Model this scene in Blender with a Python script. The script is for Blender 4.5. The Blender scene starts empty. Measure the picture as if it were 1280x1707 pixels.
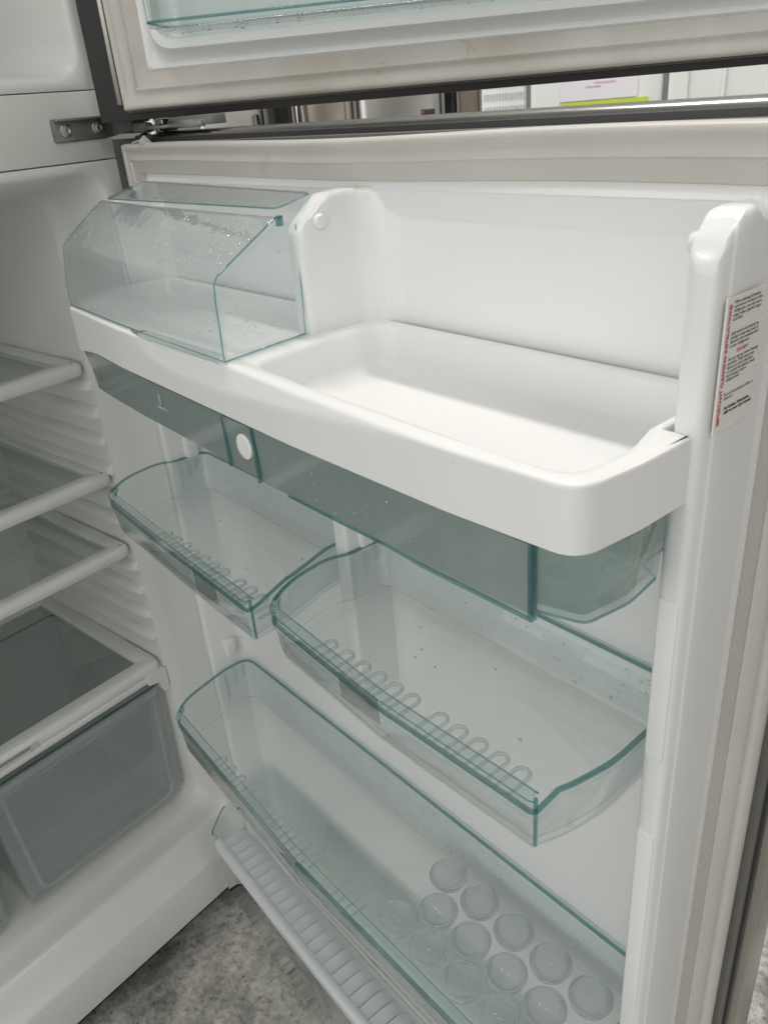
import bpy, bmesh, math, random
from mathutils import Vector, Matrix
random.seed(7)
C = bpy.context.scene
COL = C.collection
ZO = 1.12          # height of the lower door's top above the floor

# ------------------------------------------------------------------ camera
cam_d = bpy.data.cameras.new("camera")
cam = bpy.data.objects.new("camera", cam_d)
COL.objects.link(cam)
X_ = Vector((0.65640953, 0.29959519, -0.69236497))     # door axes seen from the camera (x right, y down, z forward)
Y_ = Vector((0.75025869, -0.35533271, 0.55753975))
Z_ = Vector((-0.07898369, -0.88542724, -0.45801767))
right = Vector((X_[0], Y_[0], Z_[0])); down = Vector((X_[1], Y_[1], Z_[1])); fwd = Vector((X_[2], Y_[2], Z_[2]))
m = Matrix((right, -down, -fwd)).transposed().to_4x4()
m.translation = Vector((0.827, -0.375, 0.023 + ZO))
cam.matrix_world = m
cam_d.sensor_fit = 'VERTICAL'
cam_d.sensor_height = 24.0
cam_d.lens = 1339.1 / 1707 * 24.0
cam_d.clip_start = 0.02
cam_d.clip_end = 100
cam_d.dof.use_dof = True
cam_d.dof.focus_distance = 0.62
cam_d.dof.aperture_fstop = 16.0
C.camera = cam

# ------------------------------------------------------------------ world, exposure
w = bpy.data.worlds.new("World"); C.world = w; w.use_nodes = True
bg = w.node_tree.nodes['Background']
# a pale hall: lighter overhead, dimmer round the horizon, slightly warm to one side
nt = w.node_tree
tcw = nt.nodes.new('ShaderNodeTexCoord'); sep = nt.nodes.new('ShaderNodeSeparateXYZ')
rmp = nt.nodes.new('ShaderNodeValToRGB'); rmp.color_ramp.interpolation = 'EASE'
rmp.color_ramp.elements[0].position = .40; rmp.color_ramp.elements[0].color = (.17, .168, .158, 1)
rmp.color_ramp.elements[1].position = .90; rmp.color_ramp.elements[1].color = (.30, .305, .295, 1)
mr = nt.nodes.new('ShaderNodeMapRange'); mr.inputs[1].default_value = -1; mr.inputs[2].default_value = 1
nt.links.new(tcw.outputs['Generated'], sep.inputs[0]); nt.links.new(sep.outputs['Z'], mr.inputs[0])
nt.links.new(mr.outputs[0], rmp.inputs[0])
# the -y side is brightened at eye height, added fill for the door panel
mr2 = nt.nodes.new('ShaderNodeMapRange'); mr2.interpolation_type = 'SMOOTHSTEP'
mr2.inputs[1].default_value = .0; mr2.inputs[2].default_value = -.95; mr2.inputs[3].default_value = 0; mr2.inputs[4].default_value = 1
mr3 = nt.nodes.new('ShaderNodeMapRange'); mr3.interpolation_type = 'SMOOTHSTEP'
mr3.inputs[1].default_value = .75; mr3.inputs[2].default_value = .1; mr3.inputs[3].default_value = 0; mr3.inputs[4].default_value = 1
mu = nt.nodes.new('ShaderNodeMath'); mu.operation = 'MULTIPLY'
nt.links.new(sep.outputs['Y'], mr2.inputs[0]); nt.links.new(sep.outputs['Z'], mr3.inputs[0])
nt.links.new(mr2.outputs[0], mu.inputs[0]); nt.links.new(mr3.outputs[0], mu.inputs[1])
mxw = nt.nodes.new('ShaderNodeMix'); mxw.data_type = 'RGBA'; mxw.inputs[7].default_value = (2.05, 2.06, 2.00, 1)
nt.links.new(mu.outputs[0], mxw.inputs[0]); nt.links.new(rmp.outputs[0], mxw.inputs[6]); nt.links.new(mxw.outputs[2], bg.inputs[0])
bg.inputs[1].default_value = 1.0
C.view_settings.view_transform = 'Standard'
C.view_settings.look = 'None'
C.view_settings.exposure = -0.08
C.view_settings.gamma = 1.0
C.cycles.max_bounces = 18
C.cycles.transmission_bounces = 18
C.cycles.glossy_bounces = 6
C.cycles.diffuse_bounces = 5
C.cycles.transparent_max_bounces = 24
C.cycles.sample_clamp_indirect = 4.0
C.cycles.blur_glossy = 0.6
C.cycles.use_denoising = True
try: C.cycles.denoiser = 'OPENIMAGEDENOISE'
except Exception: pass

# ------------------------------------------------------------------ ceiling lamps of the hall and added fill lamps
def ceiling_or_fill_lamp(loc, target, sx, sy, power, col=(1, .97, .92), spin=0):
    l = bpy.data.lights.new("ceiling_or_fill_lamp", 'AREA'); l.shape = 'RECTANGLE'
    l.size = sx; l.size_y = sy; l.energy = power; l.color = col
    o = bpy.data.objects.new("ceiling_or_fill_lamp", l); COL.objects.link(o)
    o.location = loc
    d = Vector(target) - Vector(loc)
    z = -d.normalized(); x = Vector((1, 0, 0)); x = (x - z * x.dot(z)).normalized(); y = z.cross(x)
    o.matrix_world = Matrix.Translation(loc) @ Matrix((x, y, z)).transposed().to_4x4()
    return o
T = Vector((0.5, -0.08, ZO - 0.15))
ceiling_or_fill_lamp(T + Vector((-.26, .20, 1)) * 2.3, T, 0.9, 0.11, 37)
ceiling_or_fill_lamp(Vector((3.0, -.7, 3.3)), T, 1.0, 0.22, 14, (1, .94, .86))  # added warm fill for the cabinet front and stile side, no fixture seen
ceiling_or_fill_lamp(Vector((1.6, 2.8, 3.6)), T, 1.6, 0.4, 45, (1, .93, .85))

ceiling_or_fill_lamp(Vector((-2.0, 2.3, 3.5)), T, 1.5, 0.25, 36, (1, .98, .95))  # added for glints on the plastic, no fixture seen
ceiling_or_fill_lamp(Vector((-.6, 3.8, 3.5)), T, 1.5, 0.25, 36, (1, .98, .95))  # second lamp added for glints, with some fill from behind
ceiling_or_fill_lamp(Vector((.6, -.9, 3.6)), Vector((-.9, 1.6, 1.0)), 1.2, 0.2, 16, (1, .97, .92))  # added fill aimed at the appliances behind, no fixture seen

# ------------------------------------------------------------------ materials
MATS = {}
def mat(name, color, rough=.4, metal=0, spec=.5, noise=0.0, nscale=20, bump=0.0, bscale=200, dark=None, coat=0):
    if name in MATS: return MATS[name]
    mt = bpy.data.materials.new(name); mt.use_nodes = True
    nt = mt.node_tree; b = nt.nodes['Principled BSDF']
    b.inputs['Base Color'].default_value = (*color, 1)
    b.inputs['Roughness'].default_value = rough
    b.inputs['Metallic'].default_value = metal
    b.inputs['Specular IOR Level'].default_value = spec
    b.inputs['Coat Weight'].default_value = coat
    tc = nt.nodes.new('ShaderNodeTexCoord')
    if noise > 0:
        n = nt.nodes.new('ShaderNodeTexNoise'); n.inputs['Scale'].default_value = nscale; n.inputs['Detail'].default_value = 6
        r = nt.nodes.new('ShaderNodeMapRange'); r.inputs[1].default_value = .35; r.inputs[2].default_value = .75
        r.inputs[3].default_value = 0; r.inputs[4].default_value = noise
        mx = nt.nodes.new('ShaderNodeMix'); mx.data_type = 'RGBA'
        mx.inputs[6].default_value = (*color, 1)
        mx.inputs[7].default_value = (*(dark or [c * .6 for c in color]), 1)
        nt.links.new(tc.outputs['Object'], n.inputs['Vector'])
        nt.links.new(n.outputs[0], r.inputs[0]); nt.links.new(r.outputs[0], mx.inputs[0])
        nt.links.new(mx.outputs[2], b.inputs['Base Color'])
    if bump > 0:
        n2 = nt.nodes.new('ShaderNodeTexNoise'); n2.inputs['Scale'].default_value = bscale; n2.inputs['Detail'].default_value = 3
        bp = nt.nodes.new('ShaderNodeBump'); bp.inputs['Strength'].default_value = bump; bp.inputs['Distance'].default_value = .001
        nt.links.new(tc.outputs['Object'], n2.inputs['Vector'])
        nt.links.new(n2.outputs[0], bp.inputs['Height']); nt.links.new(bp.outputs[0], b.inputs['Normal'])
    MATS[name] = mt
    return mt

def plastic(name, absorb=(.2, .67, .67), density=30, haze=.06, bump=0.0, bscale=60, hcol=(.75, .85, .85), tint=(.95, .985, .98), ior=1.45, rough=.02, refl=1.0, var=1.0):
    """moulded clear plastic: light goes straight through its thin walls, absorbed along its way inside, mirrored at the surface, a little scattered"""
    mt = bpy.data.materials.new(name); mt.use_nodes = True
    nt = mt.node_tree; nt.nodes.clear()
    out = nt.nodes.new('ShaderNodeOutputMaterial')
    tr = nt.nodes.new('ShaderNodeBsdfTransparent'); tr.inputs['Color'].default_value = (*tint, 1)
    gl = nt.nodes.new('ShaderNodeBsdfGlossy'); gl.inputs['Roughness'].default_value = rough
    fr = nt.nodes.new('ShaderNodeFresnel'); fr.inputs['IOR'].default_value = ior
    d = nt.nodes.new('ShaderNodeBsdfTranslucent'); d.inputs['Color'].default_value = (*hcol, 1)
    d2 = nt.nodes.new('ShaderNodeBsdfDiffuse'); d2.inputs['Color'].default_value = (*hcol, 1)
    dm = nt.nodes.new('ShaderNodeMixShader'); dm.inputs[0].default_value = .5
    nt.links.new(d.outputs[0], dm.inputs[1]); nt.links.new(d2.outputs[0], dm.inputs[2])
    mx = nt.nodes.new('ShaderNodeMixShader')
    nt.links.new(tr.outputs[0], mx.inputs[1]); nt.links.new(dm.outputs[0], mx.inputs[2])
    tc = nt.nodes.new('ShaderNodeTexCoord')
    n = nt.nodes.new('ShaderNodeTexNoise'); n.inputs['Scale'].default_value = 90; n.inputs['Detail'].default_value = 9; n.inputs['Roughness'].default_value = .7
    r = nt.nodes.new('ShaderNodeMapRange'); r.inputs[1].default_value = .35; r.inputs[2].default_value = .72
    r.inputs[3].default_value = haze * (1 - .15 * var); r.inputs[4].default_value = haze * (1 + .3 * var)
    nt.links.new(tc.outputs['Object'], n.inputs['Vector']); nt.links.new(n.outputs[0], r.inputs[0]); nt.links.new(r.outputs[0], mx.inputs[0])
    top = nt.nodes.new('ShaderNodeMixShader')
    # inside faces would mirror too strongly: keep the surface mirror on the outer side of each wall
    geo = nt.nodes.new('ShaderNodeNewGeometry'); inv = nt.nodes.new('ShaderNodeMath'); inv.operation = 'SUBTRACT'; inv.inputs[0].default_value = 1.0
    mu = nt.nodes.new('ShaderNodeMath'); mu.operation = 'MULTIPLY'
    m2 = nt.nodes.new('ShaderNodeMath'); m2.operation = 'MULTIPLY'; m2.inputs[1].default_value = refl
    nt.links.new(geo.outputs['Backfacing'], inv.inputs[1]); nt.links.new(inv.outputs[0], mu.inputs[0]); nt.links.new(fr.outputs[0], m2.inputs[0]); nt.links.new(m2.outputs[0], mu.inputs[1])
    nt.links.new(mu.outputs[0], top.inputs[0]); nt.links.new(mx.outputs[0], top.inputs[1]); nt.links.new(gl.outputs[0], top.inputs[2])
    if bump > 0:
        n2 = nt.nodes.new('ShaderNodeTexNoise'); n2.inputs['Scale'].default_value = bscale; n2.inputs['Detail'].default_value = 4
        bp = nt.nodes.new('ShaderNodeBump'); bp.inputs['Strength'].default_value = bump; bp.inputs['Distance'].default_value = .001
        nt.links.new(tc.outputs['Object'], n2.inputs['Vector']); nt.links.new(n2.outputs[0], bp.inputs['Height'])
        nt.links.new(bp.outputs[0], gl.inputs['Normal'])
    v = nt.nodes.new('ShaderNodeVolumeAbsorption'); v.inputs['Color'].default_value = (*absorb, 1); v.inputs['Density'].default_value = density
    nt.links.new(top.outputs[0], out.inputs['Surface']); nt.links.new(v.outputs[0], out.inputs['Volume'])
    MATS[name] = mt
    return mt

liner = mat('glossy_white_liner', (.785, .79, .79), .18, noise=.16, nscale=5, dark=(.69, .68, .65), bump=.04, bscale=25)
cabw = mat('cabinet_liner_white', (.70, .705, .69), .32, noise=.1, nscale=4, dark=(.68, .68, .66), bump=.03, bscale=30)
panelw = mat('painted_panel', (.76, .765, .74), .35, noise=.12, nscale=8, dark=(.62, .61, .57), bump=.05, bscale=300)
trayw = mat('tray_white', (.79, .79, .785), .28, noise=.06, nscale=6, dark=(.74, .72, .68), bump=.03, bscale=40)
gasketm = mat('gasket_vinyl', (.54, .52, .49), .42, noise=.5, nscale=9, dark=(.46, .43, .39), bump=.1, bscale=120)
gasketd = mat('gasket_stained', (.63, .60, .57), .5, noise=.75, nscale=9, dark=(.43, .38, .32), bump=.15, bscale=120)
def add_stains(mt, col, scale, lo, hi, amt):
    nt = mt.node_tree; b = nt.nodes['Principled BSDF']; src = b.inputs['Base Color'].links[0].from_socket
    tc = nt.nodes.new('ShaderNodeTexCoord'); n = nt.nodes.new('ShaderNodeTexNoise'); n.inputs['Scale'].default_value = scale; n.inputs['Detail'].default_value = 5
    r = nt.nodes.new('ShaderNodeMapRange'); r.inputs[1].default_value = lo; r.inputs[2].default_value = hi; r.inputs[3].default_value = 0; r.inputs[4].default_value = amt
    mx = nt.nodes.new('ShaderNodeMix'); mx.data_type = 'RGBA'; mx.inputs[7].default_value = (*col, 1)
    nt.links.new(tc.outputs['Object'], n.inputs['Vector']); nt.links.new(n.outputs[0], r.inputs[0]); nt.links.new(r.outputs[0], mx.inputs[0])
    nt.links.new(src, mx.inputs[6]); nt.links.new(mx.outputs[2], b.inputs['Base Color'])
add_stains(gasketd, (.34, .25, .16), 26, .64, .70, .8)
add_stains(gasketm, (.50, .44, .34), 22, .66, .72, .6)
add_stains(trayw, (.62, .52, .44), 30, .72, .76, .4)
add_stains(liner, (.66, .62, .55), 16, .68, .76, .35)
blackp = mat('black_plastic', (.03, .03, .03), .45)
greyp = mat('dark_grey_cap', (.12, .118, .11), .5, noise=.3, nscale=60)
steel = mat('brushed_steel', (.36, .345, .32), .24, 1.0, noise=.15, nscale=40, bump=.02)
zinc = mat('zinc_plate', (.33, .34, .34), .5, .75, noise=.5, nscale=120, dark=(.25, .26, .27), bump=.15, bscale=600)
armm = mat('oiled_steel', (.07, .072, .07), .5, .6)
screwm = mat('screw_steel', (.6, .6, .58), .28, 1.0)
rackw = mat('rack_grey', (.62, .64, .67), .38, noise=.08, nscale=20)
shelfw = mat('shelf_frame_white', (.74, .74, .725), .35, noise=.1, nscale=15, dark=(.62, .61, .59))
white_paper = mat('label_paper', (.74, .73, .69), .5, noise=.1, nscale=50)
ink = mat('black_ink', (.03, .03, .035), .5)
redink = mat('red_ink', (.55, .03, .06), .5)
teal = plastic('teal_plastic', (.36, .68, .67), 14, .05, hcol=(.80, .83, .82), bump=.12, bscale=25, tint=(.974, .985, .983), refl=1.5)
tealrail = plastic('teal_rail_plastic', (.35, .72, .70), 16, .05, hcol=(.76, .80, .79), refl=2.2, bump=.3, bscale=40, tint=(.97, .985, .98))
edge = plastic('teal_edge', (.14, .52, .53), 330, .22, hcol=(.17, .36, .37), tint=(.78, .90, .90), refl=1.8)
clear = plastic('clear_plastic', (.45, .75, .78), 12, .035, bump=.9, bscale=70, tint=(.972, .984, .986), refl=1.5, hcol=(.8, .85, .86))
smoke = plastic('smoked_plastic', (.40, .66, .64), 34, .12, hcol=(.55, .64, .62), tint=(.90, .935, .928), bump=.4, bscale=30, refl=1.6, var=.3)
smokepanel = plastic('smoked_front_panel', (.4, .62, .60), 24, .66, hcol=(.54, .61, .60), tint=(.80, .85, .845), var=.15, refl=1.6)
crisp = plastic('crisper_plastic', (.66, .72, .72), 12, .20, hcol=(.88, .90, .91), tint=(.955, .965, .965), rough=.05, refl=1.5, var=.1)
glassm = plastic('shelf_glass', (.50, .75, .66), 12, .05, hcol=(.70, .76, .74), tint=(.955, .975, .965), refl=1.3, var=.2)
clearfilm = plastic('wet_clear_plastic', (.45, .75, .78), 12, .10, bump=.6, bscale=60, tint=(.975, .985, .986), refl=1.8, hcol=(.85, .89, .90), ior=1.5)
def lens_mat():
    mt = bpy.data.materials.new('cast_clear_plastic'); mt.use_nodes = True; nt = mt.node_tree; nt.nodes.clear()
    out = nt.nodes.new('ShaderNodeOutputMaterial'); g = nt.nodes.new('ShaderNodeBsdfGlass'); g.inputs['IOR'].default_value = 1.4; g.inputs['Color'].default_value = (.97, .985, .985, 1)
    d = nt.nodes.new('ShaderNodeBsdfTransparent'); d.inputs[0].default_value = (.98, .99, .99, 1)
    h = nt.nodes.new('ShaderNodeBsdfTranslucent'); h.inputs[0].default_value = (1, 1, 1, 1)
    m1 = nt.nodes.new('ShaderNodeMixShader'); m1.inputs[0].default_value = .45; m2 = nt.nodes.new('ShaderNodeMixShader'); m2.inputs[0].default_value = .17
    nt.links.new(g.outputs[0], m1.inputs[1]); nt.links.new(d.outputs[0], m1.inputs[2]); nt.links.new(m1.outputs[0], m2.inputs[1]); nt.links.new(h.outputs[0], m2.inputs[2]); nt.links.new(m2.outputs[0], out.inputs[0])
    return mt
lens = lens_mat()
def water_mat():
    mt = bpy.data.materials.new('water'); mt.use_nodes = True; nt = mt.node_tree; nt.nodes.clear()
    out = nt.nodes.new('ShaderNodeOutputMaterial'); t = nt.nodes.new('ShaderNodeBsdfTransparent'); t.inputs[0].default_value = (.97, .98, .98, 1)
    g = nt.nodes.new('ShaderNodeBsdfGlossy'); g.inputs['Roughness'].default_value = .03
    f = nt.nodes.new('ShaderNodeFresnel'); f.inputs[0].default_value = 1.45; m_ = nt.nodes.new('ShaderNodeMixShader')
    nt.links.new(f.outputs[0], m_.inputs[0]); nt.links.new(t.outputs[0], m_.inputs[1]); nt.links.new(g.outputs[0], m_.inputs[2]); df = nt.nodes.new('ShaderNodeBsdfDiffuse'); df.inputs[0].default_value = (.92, .95, .95, 1); m3 = nt.nodes.new('ShaderNodeMixShader'); m3.inputs[0].default_value = .22  # white mixed in stands for the bright highlights on the drops
    nt.links.new(m_.outputs[0], m3.inputs[1]); nt.links.new(df.outputs[0], m3.inputs[2]); nt.links.new(m3.outputs[0], out.inputs[0])
    return mt
water = water_mat()
patchm = plastic('grey_label_film', (.6, .6, .55), 20, .35, hcol=(.42, .41, .39), tint=(.88, .87, .86))

# ------------------------------------------------------------------ helpers
def link(name, me, mt, parent=None):
    o = bpy.data.objects.new(name, me); COL.objects.link(o)
    if mt: me.materials.append(mt)
    if parent is not None: o.parent = parent
    return o
def finish(bm, name, mt, parent=None, ang=38, recalc=True):
    if recalc: bmesh.ops.recalc_face_normals(bm, faces=bm.faces)
    a = math.radians(ang)
    for f in bm.faces: f.smooth = True
    for e in bm.edges:
        if len(e.link_faces) == 2:
            e.smooth = e.calc_face_angle(0) < a
    me = bpy.data.meshes.new(name); bm.to_mesh(me); bm.free()
    return link(name, me, mt, parent)
def thing(name, label, cat, group=None, loc=(0, 0, 0)):
    o = bpy.data.objects.new(name, None); COL.objects.link(o); o.location = loc
    o.empty_display_size = .02
    o['label'] = label; o['category'] = cat
    if group: o['group'] = group
    return o
def bmbox(bm, x0, x1, y0, y1, z0, z1, bev=0, seg=2):
    r = bmesh.ops.create_cube(bm, size=1)
    vs = r['verts']
    for v in vs:
        v.co = Vector(((x0 + x1) / 2 + v.co.x * (x1 - x0), (y0 + y1) / 2 + v.co.y * (y1 - y0), (z0 + z1) / 2 + v.co.z * (z1 - z0)))
    if bev > 0:
        es = list({e for v in vs for e in v.link_edges})
        bmesh.ops.bevel(bm, geom=es, offset=bev, segments=seg, affect='EDGES', profile=.5)
def box(name, x0, x1, y0, y1, z0, z1, mt, parent=None, bev=0, seg=2):
    bm = bmesh.new(); bmbox(bm, x0, x1, y0, y1, z0, z1, bev, seg)
    return finish(bm, name, mt, parent)
def loft(bm, loops, cap0=True, cap1=True, close=True):
    vl = [[bm.verts.new(p) for p in lp] for lp in loops]
    n = len(vl[0])
    for a, b in zip(vl, vl[1:]):
        for i in range(n if close else n - 1):
            j = (i + 1) % n
            bm.faces.new((a[i], a[j], b[j], b[i]))
    if cap0: bm.faces.new(list(reversed(vl[0])))
    if cap1: bm.faces.new(vl[-1])
    return vl
def rounded(pts, seg=6):
    """pts: (x, y, r) corners of a closed outline -> list of 2D points"""
    out = []; n = len(pts)
    for i in range(n):
        p = Vector(pts[i][:2]); r = pts[i][2]
        a = Vector(pts[i - 1][:2]) - p; b = Vector(pts[(i + 1) % n][:2]) - p
        la, lb = a.length, b.length; a.normalize(); b.normalize()
        if r <= 0: out.append(p.copy()); continue
        ang = a.angle(b); t = min(r / math.tan(ang / 2), la * .49, lb * .49)
        p0 = p + a * t; p1 = p + b * t
        for k in range(seg + 1):
            s = k / seg
            out.append((1 - s) ** 2 * p0 + 2 * s * (1 - s) * p + s * s * p1)
    return out
def offset(pts, d):
    """inward offset of a CCW outline"""
    n = len(pts); out = []
    for i in range(n):
        p = pts[i]; e0 = (p - pts[i - 1]).normalized(); e1 = (pts[(i + 1) % n] - p).normalized()
        n0 = Vector((-e0.y, e0.x)); n1 = Vector((-e1.y, e1.x)); b = (n0 + n1)
        if b.length < 1e-6: b = n0
        b.normalize(); c = max(.5, b.dot(n0))
        out.append(p + b * d / c)
    return out
def inset_corners(cs, d, seg=6):
    """inset a CCW list of (x, y, r) corners by d and round them; the point count never changes"""
    P = [Vector(c[:2]) for c in cs]; Q = offset(P, d)
    return rounded([(q.x, q.y, max(c[2] - d, .0012) if c[2] < .1 else c[2]) for q, c in zip(Q, cs)], seg)
def tube(bm, path, r, seg=8, closed=False):
    path = [Vector(p) for p in path]; n = len(path); loops = []
    up = Vector((0, 0, 1))
    for i, p in enumerate(path):
        a = path[(i - 1) % n] if (closed or i > 0) else p
        b = path[(i + 1) % n] if (closed or i < n - 1) else p
        t = (b - a).normalized()
        s = t.cross(up)
        if s.length < 1e-3: s = t.cross(Vector((1, 0, 0)))
        s.normalize(); u = s.cross(t)
        loops.append([p + (s * math.cos(k * 2 * math.pi / seg) + u * math.sin(k * 2 * math.pi / seg)) * r for k in range(seg)])
    if closed: loops.append(loops[0])
    loft(bm, loops, not closed, not closed)
    if closed: bmesh.ops.remove_doubles(bm, verts=bm.verts, dist=1e-6)
def lerp(a, b, t): return a + (b - a) * t
def sstep(a, b, x):
    t = max(0, min(1, (x - a) / (b - a))); return t * t * (3 - 2 * t)

# ------------------------------------------------------------------ the floor of the hall
def make_floor():
    mt = bpy.data.materials.new('stained_concrete'); mt.use_nodes = True
    nt = mt.node_tree; b = nt.nodes['Principled BSDF']; b.inputs['Roughness'].default_value = .55
    tc = nt.nodes.new('ShaderNodeTexCoord')
    def noise(sc, det, ro):
        n = nt.nodes.new('ShaderNodeTexNoise'); n.inputs['Scale'].default_value = sc; n.inputs['Detail'].default_value = det; n.inputs['Roughness'].default_value = ro
        nt.links.new(tc.outputs['Object'], n.inputs['Vector']); return n
    def ramp(src, stops):
        r = nt.nodes.new('ShaderNodeValToRGB')
        r.color_ramp.elements[0].position, r.color_ramp.elements[0].color = stops[0][0], (*stops[0][1], 1)
        r.color_ramp.elements[1].position, r.color_ramp.elements[1].color = stops[-1][0], (*stops[-1][1], 1)
        for p, c in stops[1:-1]: e = r.color_ramp.elements.new(p); e.color = (*c, 1)
        nt.links.new(src, r.inputs[0]); return r
    def mul(a, b, f=1):
        mx = nt.nodes.new('ShaderNodeMix'); mx.data_type = 'RGBA'; mx.blend_type = 'MULTIPLY'; mx.inputs[0].default_value = f
        nt.links.new(a, mx.inputs[6]); nt.links.new(b, mx.inputs[7]); return mx.outputs[2]
    big = ramp(noise(6, 15, .72).outputs[0], [(.33, (.09, .085, .075)), (.43, (.32, .31, .29)), (.54, (.62, .605, .57)), (.66, (.80, .785, .75))])
    fine = ramp(noise(90, 9, .7).outputs[0], [(.34, (.55, .54, .52)), (.48, (.90, .90, .89)), (.64, (1.10, 1.10, 1.09))])
    vo = nt.nodes.new('ShaderNodeTexVoronoi'); vo.inputs['Scale'].default_value = 42; vo.inputs['Randomness'].default_value = 1
    nt.links.new(tc.outputs['Object'], vo.inputs['Vector'])
    spots = ramp(vo.outputs['Distance'], [(.05, (.16, .15, .13)), (.13, (.9, .9, .9)), (.2, (1, 1, 1))])
    rust = ramp(noise(5, 6, .6).outputs[0], [(.64, (1, 1, 1)), (.70, (.62, .48, .36))])
    c = mul(mul(mul(big.outputs[0], fine.outputs[0]), spots.outputs[0], .7), rust.outputs[0])
    nt.links.new(c, b.inputs['Base Color'])
    bp = nt.nodes.new('ShaderNodeBump'); bp.inputs['Strength'].default_value = .8; bp.inputs['Distance'].default_value = .003
    nt.links.new(fine.outputs[0], bp.inputs['Height']); nt.links.new(bp.outputs[0], b.inputs['Normal'])
    bm = bmesh.new()
    bmesh.ops.create_grid(bm, x_segments=2, y_segments=2, size=9)
    o = finish(bm, 'floor', mt); o['kind'] = 'structure'
make_floor()

# ================================================================== REFRIGERATOR
fridge = thing('refrigerator', 'white lined two-door refrigerator standing open with its empty bins and hinge plate showing', 'refrigerator', loc=(0, 0, ZO))
# everything of the door is written in the door's frame: x from hinge to handle, y into the door, z up from the door's top

def ring_gasket(name, x0, x1, z0, z1, w, mt, parent, wob=0.0):
    """a gasket swept round the door rim; (d inward, y) profile"""
    s = w / .0265
    prof = [(0.0005, .013), (.0018, .0095), (-.0004, .0075), (-.001, .005), (0, 0.0), (.0012 * s, -.0010), (.0035 * s, -.0012), (.0050 * s, .0000), (.0062 * s, .0012), (.0115 * s, .0010), (.0128 * s, -.0006), (.0140 * s, -.0009), (.0150 * s, .0004), (.0160 * s, .0013), (.0225 * s, .0016), (.0240 * s, .0026), (.0258 * s, .0030), (.0264 * s, .0045), (.0268 * s, .013)]
    bm = bmesh.new(); loops = []
    N = 40
    for d, y in prof:
        xs0, xs1, zs0, zs1 = x0 + d, x1 - d, z0 + d, z1 - d
        lp = []
        for i in range(N): t = i / N; lp.append((lerp(xs0, xs1, t), y, zs1))
        for i in range(N): t = i / N; lp.append((xs1, y, lerp(zs1, zs0, t)))
        for i in range(N): t = i / N; lp.append((lerp(xs1, xs0, t), y, zs0))
        for i in range(N): t = i / N; lp.append((xs0, y, lerp(zs0, zs1, t)))
        if wob:
            lp = [(p[0], p[1] + wob * math.sin(p[0] * 17 + 1) * math.sin(p[0] * 7 + 2 + p[2] * 9), p[2] + (wob * math.sin(p[0] * 13 + .5) if abs(p[2] - zs1) < .001 else 0)) for p in lp]
        loops.append(lp)
    loft(bm, loops, False, False)
    return finish(bm, name, mt, parent, 50)

def refine(pts, d):
    r = []
    for i, p in enumerate(pts):
        q = pts[(i + 1) % len(pts)]; n = max(1, int((q - p).length / d))
        r += [p.lerp(q, k / n) for k in range(n)]
    return r
def stile(bm, corners, tops, zb, dome=.002):
    """upright rib of the liner; corners (x, y, r); tops: (y, z) profile of its upper end"""
    out = refine(rounded(corners, 6), .004)
    def top(y):
        for (a, za), (b, zb_) in zip(tops, tops[1:]):
            if y <= b: return lerp(za, zb_, sstep(0, 1, max(0, (y - a) / (b - a))) * .3 + max(0, (y - a) / (b - a)) * .7)
        return tops[-1][1]
    cx = sum(p.x for p in out) / len(out)
    levels = [[(p.x, p.y, zb) for p in out]]
    for dz, k, dy in ((.008, 1, 0), (.0035, .98, .0), (.0014, .90, .0008), (.0003, .74, .0018), (0, .45, .0028)):
        levels.append([(cx + (p.x - cx) * k, p.y + (dy if p.y < -.02 else 0), top(p.y) - dz) for p in out])
    loft(bm, levels, True, False)
    # close the domed end across its width
    v = [w_ for w_ in bm.verts][-len(out):]
    f = bm.faces.new(v); bmesh.ops.triangulate(bm, faces=[f])

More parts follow.
